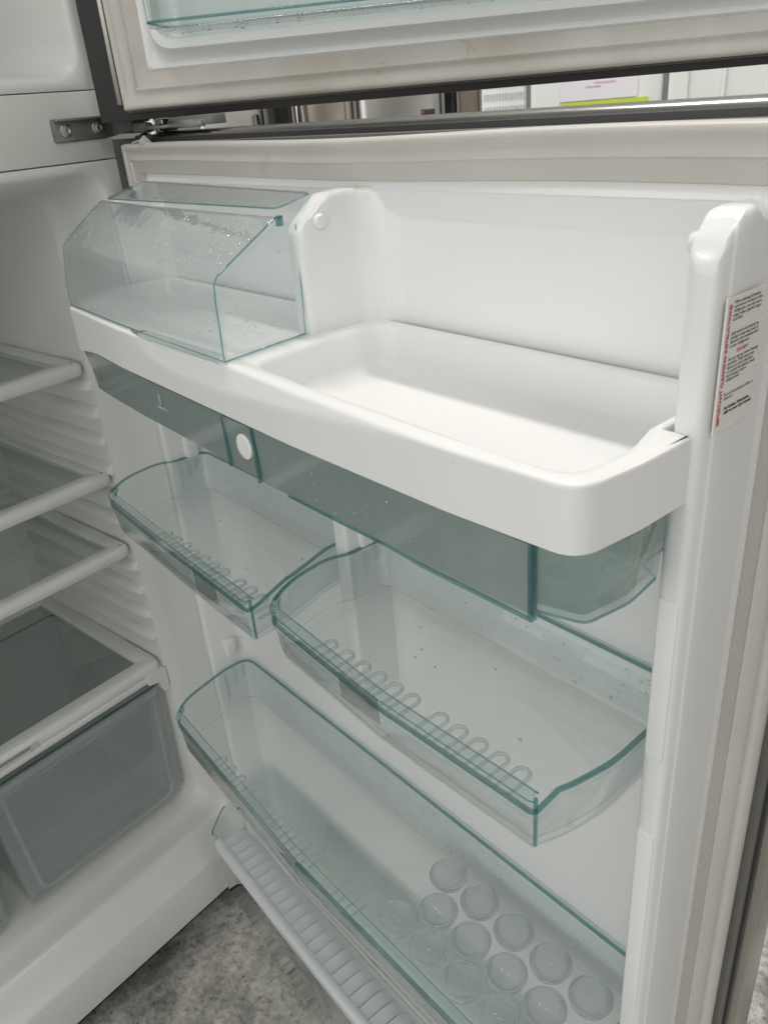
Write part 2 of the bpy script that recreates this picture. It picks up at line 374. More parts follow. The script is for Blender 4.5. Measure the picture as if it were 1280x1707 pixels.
def make_lower_door():
    # the moulded liner: flange, recessed panel with a sloping top ledge
    bm = bmesh.new()
    xl, xr, zt, zb = .0265, .6585, -.0265, -1.03
    def rr(x0, x1, z0, z1, r, y):
        pts = rounded([(x0, z1, r), (x0, z0, r), (x1, z0, r), (x1, z1, r)], 6)
        return [(p.x, y, p.y) for p in pts]
    lo = [rr(xl - .01, xr + .01, zb - .01, zt + .01, .004, .012),
          rr(xl, xr, zb, zt, .018, .006),
          rr(xl + .003, xr - .003, zb + .003, zt - .003, .018, .0045),
          rr(xl + .008, xr - .008, zb + .01, zt - .006, .018, .0045),
          rr(xl + .0095, xr - .009, zb + .012, zt - .0072, .018, .0062),
          rr(xl + .0105, xr - .010, zb + .03, zt - .019, .02, .0078),
          rr(xl + .0115, xr - .011, zb + .035, zt - .021, .02, .0094),
          rr(xl + .0125, xr - .012, zb + .05, zt - .024, .02, .0098)]
    loft(bm, lo, False, True)
    base = finish(bm, 'lower_door', liner, fridge, 50)
    # stiles
    TOPS = [(-.064, -.052), (-.0600, -.045), (-.0550, -.037), (-.0450, -.0285), (-.034, -.0275), (-.024, -.033), (-.012, -.040), (.012, -.046)]
    bm = bmesh.new(); stile(bm, [(.637, .0125, 0), (.6415, .004, .012), (.6440, -.020, .02), (.6478, -.060, .007), (.6625, -.060, .007), (.6628, -.0505, .001), (.6636, -.0490, .001), (.6610, -.004, .002), (.6625, .0125, 0)], TOPS, -1.02)
    finish(bm, 'door_stile', liner, base)
    bm = bmesh.new(); stile(bm, [(.0265, .012, 0), (.0265, -.040, .005), (.040, -.040, .005), (.044, .000, .01), (.052, .012, 0)], [(-.040, -.047), (-.034, -.043), (.0, -.031), (.012, -.031)], -1.02)
    finish(bm, 'door_stile', liner, base)
    bm = bmesh.new(); stile(bm, [(.343, .012, 0), (.347, -.053, .005), (.3640, -.053, .006), (.3662, -.032, .02), (.3683, -.008, .02), (.3765, .0065, .03), (.395, .0099, 0), (.395, .0125, 0)], [(-.053, -.052), (-.047, -.045), (-.028, -.0315), (-.010, -.0305), (.0045, -.0312), (.0125, -.0312)], -.150)
    # fillet to the panel on the tray side
    finish(bm, 'divider_rib', liner, base)
    bm = bmesh.new(); stile(bm, [(.327, .012, 0), (.329, -.032, .004), (.347, -.032, .004), (.350, .012, 0)], [(-.04, -.20), (.02, -.20)], -.475)
    finish(bm, 'divider_rib', liner, base)
    # raised pads on the right stile where no bin hooks on
    for z0, z1 in ((-.318, -.212), (-.60, -.376), (-.78, -.665)):
        box('stile_pad', .6497, .6610, -.0608, -.045, z0, z1, liner, base, .0016, 3)
    # lugs that carry the bins
    for (x, y, z, s) in ((.343, -.012, -.300, 1), (.329, -.012, -.300, -1), (.0405, -.012, -.300, 1), (.645, -.014, -.300, -1),
                         (.0405, -.014, -.575, 1), (.645, -.014, -.63, -1), (.645, -.014, -.215, -1)):
        box('lug', min(x, x + s * .009), max(x, x + s * .009), y - .008, y + .008, z - .017, z + .009, liner, base, .0035, 3)
    # round knobs near the top of the tall bay
    for (x, s, KY, KZ) in ((.3655, 1, -.0370, -.0480), (.647, -1, -.0480, -.0420)):
        bm = bmesh.new(); lp = []
        for d, r in ((0, .0052), (.002, .0052), (.0036, .0043), (.0041, .0026)):
            lp.append([(x + s * d, KY + r * math.cos(a), KZ + r * math.sin(a)) for a in [k * math.pi / 8 for k in range(16)]])
        loft(bm, lp); finish(bm, 'knob', liner, base)
    # gasket, plastic cap and steel skin
    ring_gasket('gasket', 0, .685, -1.055, 0, .0265, gasketm, base, .0012)
    box('door_rim', -.003, .6885, .0125, .022, -1.06, .0015, greyp, base, .001)
    box('edge_cap', -.070, .6905, .0222, .027, -1.064, .0055, blackp, base, .001)  # hinge end lengthened to block the bright background beside the cabinet
    box('steel_skin', -.022, .694, .0272, .064, -1.068, .0095, steel, base, .007, 5)
    return base
lower_door = make_lower_door()

# torn end of the top gasket at the hinge corner
bm = bmesh.new()
loft(bm, [[(lerp(.018, .05, t) , .002 + .004 * math.sin(t * 5), .001 + .003 * math.sin(t * 3.1)), (lerp(.018, .05, t), .006 + .003 * math.sin(t * 5), .0035 + .005 * t), (lerp(.018, .05, t), .010, .0015)] for t in [i / 6 for i in range(7)]])
finish(bm, 'torn_gasket_strip', gasketm, lower_door)

# ------------------------------------------------------------------ cleaning label on the right stile
def text_mesh(name, body, size, mt, parent, origin, rot90=False, bold=0.0, align='LEFT', xs=1.0):
    cu = bpy.data.curves.new(name, 'FONT'); cu.body = body; cu.size = size; cu.align_x = align; cu.offset = bold; cu.space_line = .93
    cu.resolution_u = 2
    to = bpy.data.objects.new(name, cu); COL.objects.link(to)
    dg = bpy.context.evaluated_depsgraph_get()
    me = bpy.data.meshes.new_from_object(to.evaluated_get(dg))
    bpy.data.objects.remove(to)
    # text x -> +y, text y -> +z, normal -> +x ; rot90: text runs upward
    for v in me.vertices:
        a, b = v.co.x * xs, v.co.y
        if rot90: a, b = -b, a
        yy, zz = origin[1] + a, origin[2] + b
        v.co = Vector((origin[0], -.0540 + (yy + .0462) * .90, -.0620 + (zz + .064) * .84))
    o = link(name, me, mt, parent)
    return o
LX = .6656
lab = box('cleaning_label', LX - .0012, LX - .0004, -.0540, -.0218, -.1225, -.0620, white_paper, fridge)
lab.data.materials[0] = white_paper
TX = LX - .0002
text_mesh('lettering', 'IMPORTANT CLEANING INSTRUCTIONS', .00335, redink, lab, (TX, -.0420, -.1315), True, .00012, xs=1.06)
text_mesh('lettering', 'When cleaning all interior\nand exterior surfaces of this\nrefrigerator, use only warm\nsoapy water, applied using a\nsoft cloth.', .00235, ink, lab, (TX, -.0400, -.0675), False, .00003)
text_mesh('lettering', 'Spills need to be cleaned up\nquickly as they may crack or\ndiscolour the materials used\nin your refrigerator.', .00235, ink, lab, (TX, -.0400, -.0835), False, .00003)
text_mesh('lettering', 'DO NOT', .0026, redink, lab, (TX, -.0325, -.0938), False, .00008)
text_mesh('lettering', 'Do not use any other cleaning\nproducts. These have been\nknown to crack, discolour\nor scratch the plastics, steels\nand coatings used in\nrefrigerators!', .00235, ink, lab, (TX, -.0400, -.0970), False, .00003)
text_mesh('lettering', 'Do not use abrasive cloths or\ncleaners!', .00235, ink, lab, (TX, -.0400, -.1160), False, .00003)
text_mesh('lettering', 'For further information\nrefer to your user manual', .0026, ink, lab, (TX, -.0385, -.1240), False, .00010)

# ------------------------------------------------------------------ freezer door (swung further open)
PH = math.radians(42); PV = Vector((.01, .03, 0))
def make_freezer_door():
    z0, z1 = .031, .60
    bm = bmesh.new()
    def rr(x0, x1, a, b, r, y):
        pts = rounded([(x0, b, r), (x0, a, r), (x1, a, r), (x1, b, r)], 8)
        return [(p.x, y, p.y) for p in pts]
    xl, xr, zb, zt = .029, .656, z0 + .0295, z1 - .03
    lo = [rr(xl - .01, xr + .01, zb - .01, zt + .01, .003, .012),
          rr(xl, xr, zb, zt, .004, .004),
          rr(xl + .002, xr - .002, zb + .002, zt - .002, .004, .0015),
          rr(xl + .006, xr - .006, zb + .0045, zt - .006, .005, .0015),
          rr(xl + .008, xr - .008, zb + .0065, zt - .009, .014, .0030),
          rr(xl + .010, xr - .010, zb + .0105, zt - .02, .02, .0010),
          rr(xl + .012, xr - .012, zb + .0135, zt - .023, .02, -.006),
          rr(xl + .014, xr - .014, zb + .0160, zt - .026, .02, -.0095),
          rr(xl + .018, xr - .018, zb + .0230, zt - .032, .02, -.0095),
          rr(xl + .020, xr - .020, zb + .0250, zt - .036, .02, .005)]
    loft(bm, lo, False, True)
    o = finish(bm, 'freezer_door', liner, fridge, 45)
    M = Matrix.Translation(PV) @ Matrix.Rotation(PH, 4, 'Z') @ Matrix.Translation(-PV)
    o.matrix_local = M
    ring_gasket('gasket', 0, .685, z0, z1, .030, gasketd, o, .0006)
    box('door_rim', -.002, .687, .0125, .019, z0 - .003, z1 + .004, greyp, o, .001)
    box('edge_cap', -.034, .690, .0192, .027, z0 - .0095, z1 + .006, blackp, o, .001)
    box('edge_trim', -.0125, -.0065, .0150, .0190, z0 + .004, z1 + .006, steel, o, .0015, 3)
    box('steel_skin', -.034, .692, .0272, .064, z0 - .005, z1 + .01, steel, o, .007, 5)
    return o, M
freezer_door, FM = make_freezer_door()

# ------------------------------------------------------------------ cabinet
u_dir = Vector((.1488, -.9889, 0)); v_dir = Vector((.9889, .1488, 0))
OC = Vector((-.050, .016, 0))
CM = Matrix((u_dir.to_4d() * 1, v_dir.to_4d(), Vector((0, 0, 1, 0)), Vector((0, 0, 0, 1)))).transposed()
CM = Matrix(((u_dir.x, v_dir.x, 0, OC.x), (u_dir.y, v_dir.y, 0, OC.y), (0, 0, 1, 0), (0, 0, 0, 1)))
def rrc(u0, u1, z0, z1, r, v, seg=8):
    pts = rounded([(u0, z1, r), (u0, z0, r), (u1, z0, r), (u1, z1, r)], seg)
    return [(p.x, v, p.y) for p in pts]
def make_cabinet():
    bm = bmesh.new()
    for b in ((.0, .004, -.60, -.003, -1.062, .62), (.690, .694, -.60, -.003, -1.062, .62), (.004, .690, -.60, -.595, -1.062, .62), (.004, .690, -.595, -.003, .615, .62), (.004, .690, -.595, -.04, -1.062, -1.058)):
        bmbox(bm, *b)
    shell = finish(bm, 'cabinet', panelw, fridge)
    shell.matrix_local = CM
    box('base_light_block', .02, .674, -.56, -.035, -1.1185, -1.0665, blackp, shell, .002)  # added black block, stops light leaking under the cabinet
    for uu in (.05, .64):
        bm = bmesh.new(); loft(bm, [[(uu + r_ * math.cos(k * math.pi / 10), -.02 + r_ * math.sin(k * math.pi / 10), z) for k in range(20)] for r_, z in ((.011, -1.1195), (.011, -1.108), (.005, -1.107), (.005, -1.0665))])
        finish(bm, 'levelling_foot', blackp, shell)
    # refrigerator compartment liner
    bm = bmesh.new()
    lo = [rrc(.001, .693, -1.066, -.0125, .001, -.02), rrc(.001, .693, -1.066, -.0125, .001, 0),
          rrc(.012, .682, -1.058, -.0135, .002, .0006),
          rrc(.018, .676, -.994, -.020, .03, .0006),
          rrc(.0205, .6735, -.9905, -.0225, .032, -.0012),
          rrc(.0225, .6715, -.988, -.025, .034, -.006),
          rrc(.0250, .669, -.982, -.029, .036, -.016),
          rrc(.0265, .6675, -.968, -.031, .036, -.024),
          rrc(.0285, .6655, -.957, -.033, .036, -.031),
          rrc(.0310, .663, -.953, -.036, .036, -.042),
          rrc(.034, .660, -.956, -.038, .036, -.055),
          rrc(.036, .658, -.950, -.040, .034, -.075),
          rrc(.043, .651, -.948, -.042, .034, -.083),
          rrc(.045, .649, -.948, -.044, .034, -.090),
          rrc(.052, .642, -.944, -.050, .034, -.40),
          rrc(.060, .634, -.935, -.058, .03, -.43)]
    loft(bm, lo, False, True)
    fl = finish(bm, 'compartment_liner', cabw, shell, 55)
    # freezer compartment liner
    bm = bmesh.new()
    lo = [rrc(.001, .693, .0525, .61, .001, -.02), rrc(.001, .693, .0525, .61, .003, 0),
          rrc(.010, .684, .0545, .60, .02, .0006),
          rrc(.018, .676, .060, .59, .03, .0),
          rrc(.021, .673, .063, .587, .032, -.004),
          rrc(.024, .670, .066, .583, .034, -.015),
          rrc(.030, .664, .072, .578, .034, -.05),
          rrc(.042, .652, .082, .57, .03, -.40)]
    loft(bm, lo, False, True)
    finish(bm, 'freezer_liner', cabw, shell, 55)
    box('centre_rail', .001, .693, -.02, .0012, -.0115, .0515, panelw, shell, .0012)
    # ribs that carry the shelves
    for z in (-.262, -.298, -.335, -.375, -.413, -.449, -.520, -.558, -.598, -.636):
        bm = bmesh.new()
        pts = [(-.0875 - .0, z), (-.40, z)]
        loops = []
        for v, k in ((-.086, .15), (-.092, .7), (-.10, 1), (-.25, 1), (-.385, 1), (-.395, .3)):
            uw = lerp(.0448, .0522, (-v - .09) / .31)
            loops.append([(uw - .003, v, z + .011), (uw + .0005, v, z + .0105), (uw + .0070 * k, v, z + .003), (uw + .0100 * k, v, z - .001), (uw + .0084 * k, v, z - .0050), (uw - .0005, v, z - .0055), (uw - .003, v, z - .006)])
        loft(bm, loops); finish(bm, 'wall_rib', cabw, shell, 60)
    # zinc hinge plate, its arm and screws
    bm = bmesh.new(); bmbox(bm, .006, .0665, .0016, .0042, .0075, .0285, .002, 2)
    bmbox(bm, .004, .064, .0042, .012, .0262, .0285, .0008)
    hp = finish(bm, 'hinge_plate', zinc, shell)
    bm = bmesh.new()
    prof = [(.008, .004), (.002, .0065), (-.004, .020), (-.010, .030), (-.016, .042), (-.016, .060), (-.006, .064)]
    lo = []
    for i, (uu, vv) in enumerate(prof):
        a = prof[max(0, i - 1)]; b = prof[min(len(prof) - 1, i + 1)]; t = Vector((b[0] - a[0], b[1] - a[1])).normalized(); nn = Vector((-t.y, t.x)) * .0014
        z0, z1 = (.0085, .0278) if i < 2 else (.0105 + .001 * i, .0265 - .001 * i) if i < 4 else (.0155, .0235)
        lo.append([(uu - nn.x, vv - nn.y, z0), (uu + nn.x, vv + nn.y, z0), (uu + nn.x, vv + nn.y, z1), (uu - nn.x, vv - nn.y, z1)])
    loft(bm, lo); finish(bm, 'hinge_arm', armm, shell)
    for (uu, zz) in ((.0525, .0178), (.017, .0178)):
        bm = bmesh.new()
        def hexa(r, v, n=24, rot=0): return [(uu + r * math.cos(k * 2 * math.pi / n + rot), v, zz + r * math.sin(k * 2 * math.pi / n + rot)) for k in range(n)]
        loft(bm, [hexa(.0062, .0043), hexa(.0062, .0052), hexa(.0056, .0056)])
        loft(bm, [hexa(.0046, .0056, 6), hexa(.0046, .0082, 6), hexa(.0040, .0088, 6), hexa(.0024, .0088, 6), hexa(.0022, .0070, 6)])
        finish(bm, 'screw', screwm, hp)
    return shell
cabinet = make_cabinet()
# hinge pin assembly between the doors
hz = bmesh.new()
bmbox(hz, .002, .055, .022, .045, .0125, .0155, .0006)
bmbox(hz, .05, .13, .030, .046, .0135, .0215, .001)
hinge = finish(hz, 'hinge_bracket', zinc, fridge)
bm = bmesh.new()
for zz0, zz1, rr_ in ((.002, .010, .008), (.010, .027, .0048), (.0165, .020, .0095), (.024, .030, .0075)):
    loft(bm, [[(.012 + rr_ * math.cos(k * math.pi / 10), .034 + rr_ * math.sin(k * math.pi / 10), z) for k in range(20)] for z in (zz0, zz1)])
finish(bm, 'hinge_pin', screwm, hinge)
box('hinge_bush', -.004, .020, .018, .030, .0105, .019, greyp, hinge, .002)
box('hinge_bush', .0, .03, .016, .05, .0015, .008, blackp, hinge, .002)
box('gap_block', -.085, .012, .0275, .060, .0098, .0206, blackp, hinge, .001)  # added black block, darkens the bright gap behind the hinge
box('slide_bar', .055, .118, .026, .031, .012, .0185, screwm, hinge, .001)

# ------------------------------------------------------------------ the moulded tubs
def tub(name, outline, zt, zb, t, mt, parent, flange=.0015, draft=.004, rb=.007, cut=None, ztop=None, rim=True, base_mat=None):
    """closed-wall open tub; outline CCW list of (x, y, r) corners (seen from above)"""
    def L(d, z, f=None): return [(p.x, p.y, (f(p) if f else z)) for p in inset_corners(outline, d, 8)]
    zf = (lambda z: (lambda p: z + (ztop(p) if ztop else 0)))
    lo = [L(-flange, 0, zf(zt)), L(-flange, 0, zf(zt - .004)), L(0, 0, zf(zt - .0045)),
          L(draft * .6, zb + rb), L(draft * .6 + rb * .3, zb + rb * .3), L(draft * .6 + rb, zb)]
    li = [L(draft * .6 + rb + t * .4, zb + t), L(draft * .6 + rb * .3 + t, zb + t + rb * .3), L(draft * .6 + t, zb + t + rb), L(t, 0, zf(zt - .001)), L(t * .6, 0, zf(zt))]
    bm = bmesh.new()
    # outside from rim to bottom, inside from bottom to rim, joined at the rim
    v = [[bm.verts.new(p) for p in lp] for lp in lo]; vi = [[bm.verts.new(p) for p in lp] for lp in li]
    n = len(lo[0])
    seq = v
    for a, b in zip(seq, seq[1:]):
        for i in range(n):
            j = (i + 1) % n; bm.faces.new((a[i], b[i], b[j], a[j]))
    bm.faces.new(list(reversed(v[-1])))
    for a, b in zip(vi, vi[1:]):
        for i in range(n):
            j = (i + 1) % n; bm.faces.new((a[i], b[i], b[j], a[j]))
    bm.faces.new(vi[0])
    for i in range(n):
        j = (i + 1) % n; bm.faces.new((vi[-1][i], v[0][i], v[0][j], vi[-1][j]))
    body = finish(bm, name, mt, parent, 42)
    if rim:
        def ring(nm, d0, d1, z0, z1, f, em):
            a = inset_corners(outline, d0, 8); b = inset_corners(outline, d1, 8); c = inset_corners(outline, 0, 8)
            bm = bmesh.new(); lo = []
            for P, z in ((a, z0), (a, z1), (b, z1), (b, z0)):
                lo.append([bm.verts.new((p.x, p.y, z + (f(q) if f else 0))) for p, q in zip(P, c)])
            n = len(c)
            for A, B in zip(lo, lo[1:] + lo[:1]):
                for i in range(n):
                    j = (i + 1) % n; bm.faces.new((A[i], B[i], B[j], A[j]))
            return finish(bm, nm, em, parent, 42)
        ring('rim', -flange - .0001, t * .75, zt + .0002, zt + .0014, ztop, edge)
        ring('base_edge', draft * .6 + rb * .3 - .0008, draft * .6 + rb * .3 + .0002, zb + rb * .3 - .0006, zb + rb * .3 + .0003, None, base_mat or tealrail)
    return body

def droplets(parent, pts, rmin=.0008, rmax=.0022):
    """pts: functions giving (pos, normal)"""
    bm = bmesh.new()
    for p, nrm in pts:
        r = rmin + (rmax - rmin) * random.random() ** 3
        nrm = Vector(nrm).normalized()
        q = nrm.to_track_quat('Z', 'Y')
        res = bmesh.ops.create_uvsphere(bm, u_segments=8, v_segments=5, radius=r)
        sx = random.uniform(.8, 1.3)
        for vv in res['verts']:
            c = vv.co; c = Vector((c.x * sx, c.y, c.z * .5 + r * .48)); vv.co = q @ c + Vector(p)
    o = finish(bm, 'water_droplets', water, parent, 80)
    o['kind'] = 'stuff'
    return o

def rail_path(outline, thr):
    c = inset_corners(outline, 0, 8); xr = max(p.x for p in c if p.y < -.1285)
    i0 = next(i for i, p in enumerate(c) if p.y < thr)
    out = []
    for p in c[i0:]:
        if p.y > thr: break
        if p.x > xr - .0008 and p.x > .3 and out and p.y > out[-1].y + .0003 and p.y > -.1285: break
        if not out or (p - out[-1]).length > .0015: out.append(p)
    return out
def front_rail(parent, path, zt, h=.0095, w=.0085, mt=None):
    """solid bar along the top of the front wall"""
    bm = bmesh.new(); lo = []
    P = [Vector(p) for p in path]
    for i, p in enumerate(P):
        a = P[max(0, i - 1)]; b = P[min(len(P) - 1, i + 1)]; t = (b - a).normalized(); nn = Vector((-t.y, t.x))
        k = min(1, .12 + i * .14)
        o0, o1 = p - nn * .0012, p + nn * w * k
        sec = [(o0, zt - h), (o1 - nn * .003, zt - h + .002), (o1, zt - .0035), (o1 - nn * .0006, zt - .001), (o1 - nn * .002, zt - .0004), (o0 + nn * .004, zt - .001), (o0 + nn * .0025, zt), (o0 + nn * .001, zt), (o0, zt - .001)]
        lo.append([(q.x, q.y, z) for q, z in sec])
    loft(bm, lo); o = finish(bm, 'front_rail', mt or tealrail, parent, 35)
    for k in (0, 1):
        bm = bmesh.new(); pp = []
        for i, p in enumerate(P):
            a = P[max(0, i - 1)]; b = P[min(len(P) - 1, i + 1)]; t = (b - a).normalized(); nn = Vector((-t.y, t.x))
            q = p - nn * .0014 if k == 0 else p + nn * (w * min(1, .12 + i * .14) + .0002)
            pp.append((q.x, q.y, zt - (.0006 if k == 0 else .0035)))
        tube(bm, pp, .00055, 6); finish(bm, 'rail_edge', edge, parent, 80)
    # upright edge where the front meets the end wall
    p = P[-1]
    box('corner_edge', p.x - .0012, p.x + .0008, p.y + .0002, p.y + .0022, zt - .037, zt - .0005, edge, parent, .0003)
    return o

def finger_loops(parent, xs, y0, zf, mt, L=.024, wdt=.0105, name='grip_loop', ang=0):
    for x in xs:
        bm = bmesh.new(); path = []
        path += [(x - wdt / 2, y0 - L, zf + .0012), (x - wdt / 2, y0 - wdt / 2, zf + .0012)]
        path += [(x - wdt / 2 * math.cos(a), y0 - wdt / 2 + wdt / 2 * math.sin(a), zf + .0012) for a in [k * math.pi / 8 for k in range(1, 8)]]
        path += [(x + wdt / 2, y0 - wdt / 2, zf + .0012), (x + wdt / 2, y0 - L, zf + .0012)]
        tube(bm, path, .0014, 6); finish(bm, name, mt, parent, 80)

def near(p, path):
    best = 9
    for a, b in zip(path, path[1:]):
        ab = b - a; k = max(0, min(1, (Vector(p) - a).dot(ab) / ab.length_squared)); best = min(best, (a + ab * k - Vector(p)).length)
    return best
def bin_thing(label, outline, rail, zt, zb, loops_x, yl, patch=None, fins=(), group='clear teal door bins', drops=40, back=None):
    t = thing('door_bin', label, 'bin', group, (0, 0, ZO))
    rail = rail_path(outline, rail)
    b = tub('bin_body', outline, zt, zb, .0024, teal, t, ztop=lambda p: -.0105 * (1 - sstep(.0020, .0050, near(p, rail[4:]))))
    front_rail(t, rail, zt)
    if loops_x: finger_loops(t, loops_x, yl, zb + .0028, lens)
    if patch:
        x0, x1 = patch
        box('label_film', x0, x1, -.1268, -.1262, zb + .010, zt - .012, patchm, t)
    for (x, y, s, h) in fins:
        bm = bmesh.new()
        prof = [(0, zt - .002), (.0075 * s, zt - .002), (.0085 * s, zt - .004), (.006 * s, zt - h * .6), (.003 * s, zt - h), (0, zt - h)]
        loft(bm, [[(x + a, y - .0011, z) for a, z in prof], [(x + a, y + .0011, z) for a, z in prof]])
        finish(bm, 'hook_fin', teal, t)
    return t, b
V2 = lambda L: [Vector(p) for p in L]

# bin under the drawer, hinge side
o1 = [(.0435, .0045, .016), (.0435, -.030, .03), (.0325, -.050, .1), (.0400, -.092, .1), (.066, -.1215, .022), (.205, -.1275, .2), (.344, -.1315, .004), (.3405, -.085, .05), (.3275, -.040, .004), (.3265, .0045, .014)]
bin1, b1 = bin_thing('small clear teal bin directly under the drawer on the hinge side', o1, -0.104, -.317, -.361,
    [.118, .1365, .155, .1735, .192, .2105, .229, .257, .2755, .294, .3125], -.085, (.246, .283), ((.0445, -.030, 1, .036), (.0445, -.020, 1, .022), (.0445, -.010, 1, .016)))
# bin beside it
o2 = [(.3495, .0045, .016), (.3495, -.031, .03), (.3410, -.050, .1), (.3460, -.092, .1), (.366, -.1255, .024), (.50, -.1335, .2), (.6275, -.1305, .004), (.6362, -.108, .1), (.6425, -.078, .1), (.6420, -.040, .05), (.6375, .0045, .014)]
bin2, b2 = bin_thing('clear teal bin with the bright front rail, hung beside the handle-side stile', o2, -0.108, -.317, -.361,
    [.392, .412, .432, .450, .468, .486, .514, .532, .550, .568, .586], -.085, (.452, .494), ((.3505, -.032, 1, .040), (.3505, -.018, 1, .026), (.3505, -.006, 1, .016)))
# wide bin with the egg tray
o3 = [(.050, .0045, .018), (.050, -.030, .03), (.0540, -.050, .1), (.0640, -.092, .1), (.082, -.116, .016), (.34, -.131, .4), (.6275, -.1305, .004), (.6362, -.108, .1), (.6425, -.078, .1), (.6420, -.040, .05), (.6375, .0045, .014)]
bin3, b3 = bin_thing('wide clear teal bin that holds the egg cups, second from the bottom', o3, -0.1, -.605, -.661,
    [.132, .153, .174, .195, .216, .237, .258, .279, .300, .321, .372, .393], -.088, None, ((.0505, -.032, 1, .046), (.0505, -.018, 1, .03), (.0505, -.006, 1, .02)))
# bottom bin
o4 = [(.060, .0045, .018), (.060, -.030, .006), (.0625, -.046, .010), (.076, -.085, .03), (.100, -.114, .008), (.34, -.131, .4), (.6275, -.1305, .004), (.6362, -.108, .1), (.6425, -.078, .1), (.6420, -.040, .05), (.6375, .0045, .014)]
t4 = thing('door_bin', 'deep clear bin at the very bottom, behind the grey ribbed rack', 'bin', 'clear teal door bins', (0, 0, ZO))
tub('bin_body', o4, -.788, -.905, .0024, teal, t4, flange=.002, rim=False)
bm = bmesh.new(); tube(bm, [(p.x, p.y, -.7878) for p in inset_corners(o4, -.001, 8) if p.y < -.058 and p.x < .3], .0011, 6)
finish(bm, 'rim', edge, t4, 80)

def bin_drops():
    L1, L2, L3 = [], [], []
    for k in range(110):
        x = random.gauss(.57, .07); z = random.uniform(-.355, -.322)
        if .38 < x < .63: L2.append(((x, .0018, z), (0, -1, 0)))
    for k in range(14): L2.append(((random.uniform(.4, .6), random.uniform(-.08, -.02), -.3582), (0, 0, 1)))
    for k in range(16): L1.append(((random.uniform(.08, .31), .0018, random.uniform(-.352, -.322)), (0, -1, 0)))
    for k in range(12): L1.append(((random.uniform(.1, .31), random.uniform(-.08, -.02), -.3582), (0, 0, 1)))
    for k in range(110):
        x = random.choice([random.uniform(.2, .6), random.gauss(.42, .03)])
        L3.append(((min(max(x, .08), .62), .0018 - .0, random.uniform(-.65, -.61)), (0, -1, 0)))
    droplets(bin2, L2, .0004, .0015); droplets(bin1, L1, .0004, .0015); droplets(bin3, L3, .0006, .0015)
bin_drops()

# ------------------------------------------------------------------ egg tray in the wide bin
def make_egg_tray():
    t = thing('egg_tray', 'clear egg tray of round cups lying in the handle end of the wide bin', 'egg tray', None, (0, 0, ZO))
    zt = -.6415
    out = rounded([(.422, -.002, .004), (.422, -.112, .006), (.622, -.115, .006), (.630, -.002, .006)], 4)
    bm = bmesh.new(); lo = [[(p.x, p.y, z) for p in offset(out, d)] for z, d in ((zt - .0165, .0), (zt - .0155, 0))]
    loft(bm, lo); finish(bm, 'tray_sheet', crispclear, t)
    cups = []
    for r, (y, x0) in enumerate(((-.0235, .439), (-.0575, .4595), (-.0895, .439))):
        for k in range(5):
            x = x0 + k * .0408
            if x < .615: cups.append((x, y))
    proto = None; rimp = None
    for x, y in cups:
        if proto is None:
            bm = bmesh.new(); n = 28; R = .0172; prof = []
            H = .016
            # bowl: outer from rim to bottom, inner back up
            outer = [(R, 0), (R + .0012, -.0006), (R + .0010, -.0016)] + [(R * math.cos(a) , -.0016 - (H - .0016) * math.sin(a)) for a in [i / 9 * math.pi / 2 for i in range(1, 9)]] + [(.0008, -H)]
            inner = [(.0008, -H + .0010)] + [((R - .0012) * math.cos(a), -.0004 - (H - .0014) * math.sin(a)) for a in [i / 9 * math.pi / 2 for i in range(8, -1, -1)]]
            lo = [[(r_ * math.cos(k * 2 * math.pi / n), r_ * math.sin(k * 2 * math.pi / n), z) for k in range(n)] for r_, z in outer + inner]
            lo.append(lo[0]); loft(bm, lo, False, False); bmesh.ops.remove_doubles(bm, verts=bm.verts, dist=1e-6)
            # close the tiny holes at the centre
            bmesh.ops.holes_fill(bm, edges=[e for e in bm.edges if len(e.link_faces) == 1])
            proto = finish(bm, 'egg_cup', lens, t, 50)
            o = proto
        else:
            o = proto.copy(); COL.objects.link(o); o.parent = t
        o.location = (x, y, zt + .0015)
        if rimp is None:
            bm = bmesh.new(); tube(bm, [(.0172 * math.cos(k * math.pi / 16), .0172 * math.sin(k * math.pi / 16), .0004) for k in range(32)], .00045, 6, True)
            rimp = finish(bm, 'cup_rim', cuprim, o, 80)
        else:
            r_ = rimp.copy(); COL.objects.link(r_); r_.parent = o
cuprim = plastic('cup_rim_plastic', (.9, .95, .95), 4, .22, hcol=(.95, .98, .98), refl=2.5)
crispclear = plastic('egg_cup_plastic', (.9, .95, .95), 4, .05, tint=(.99, .993, .993), hcol=(.85, .9, .92), refl=1.4)
make_egg_tray()

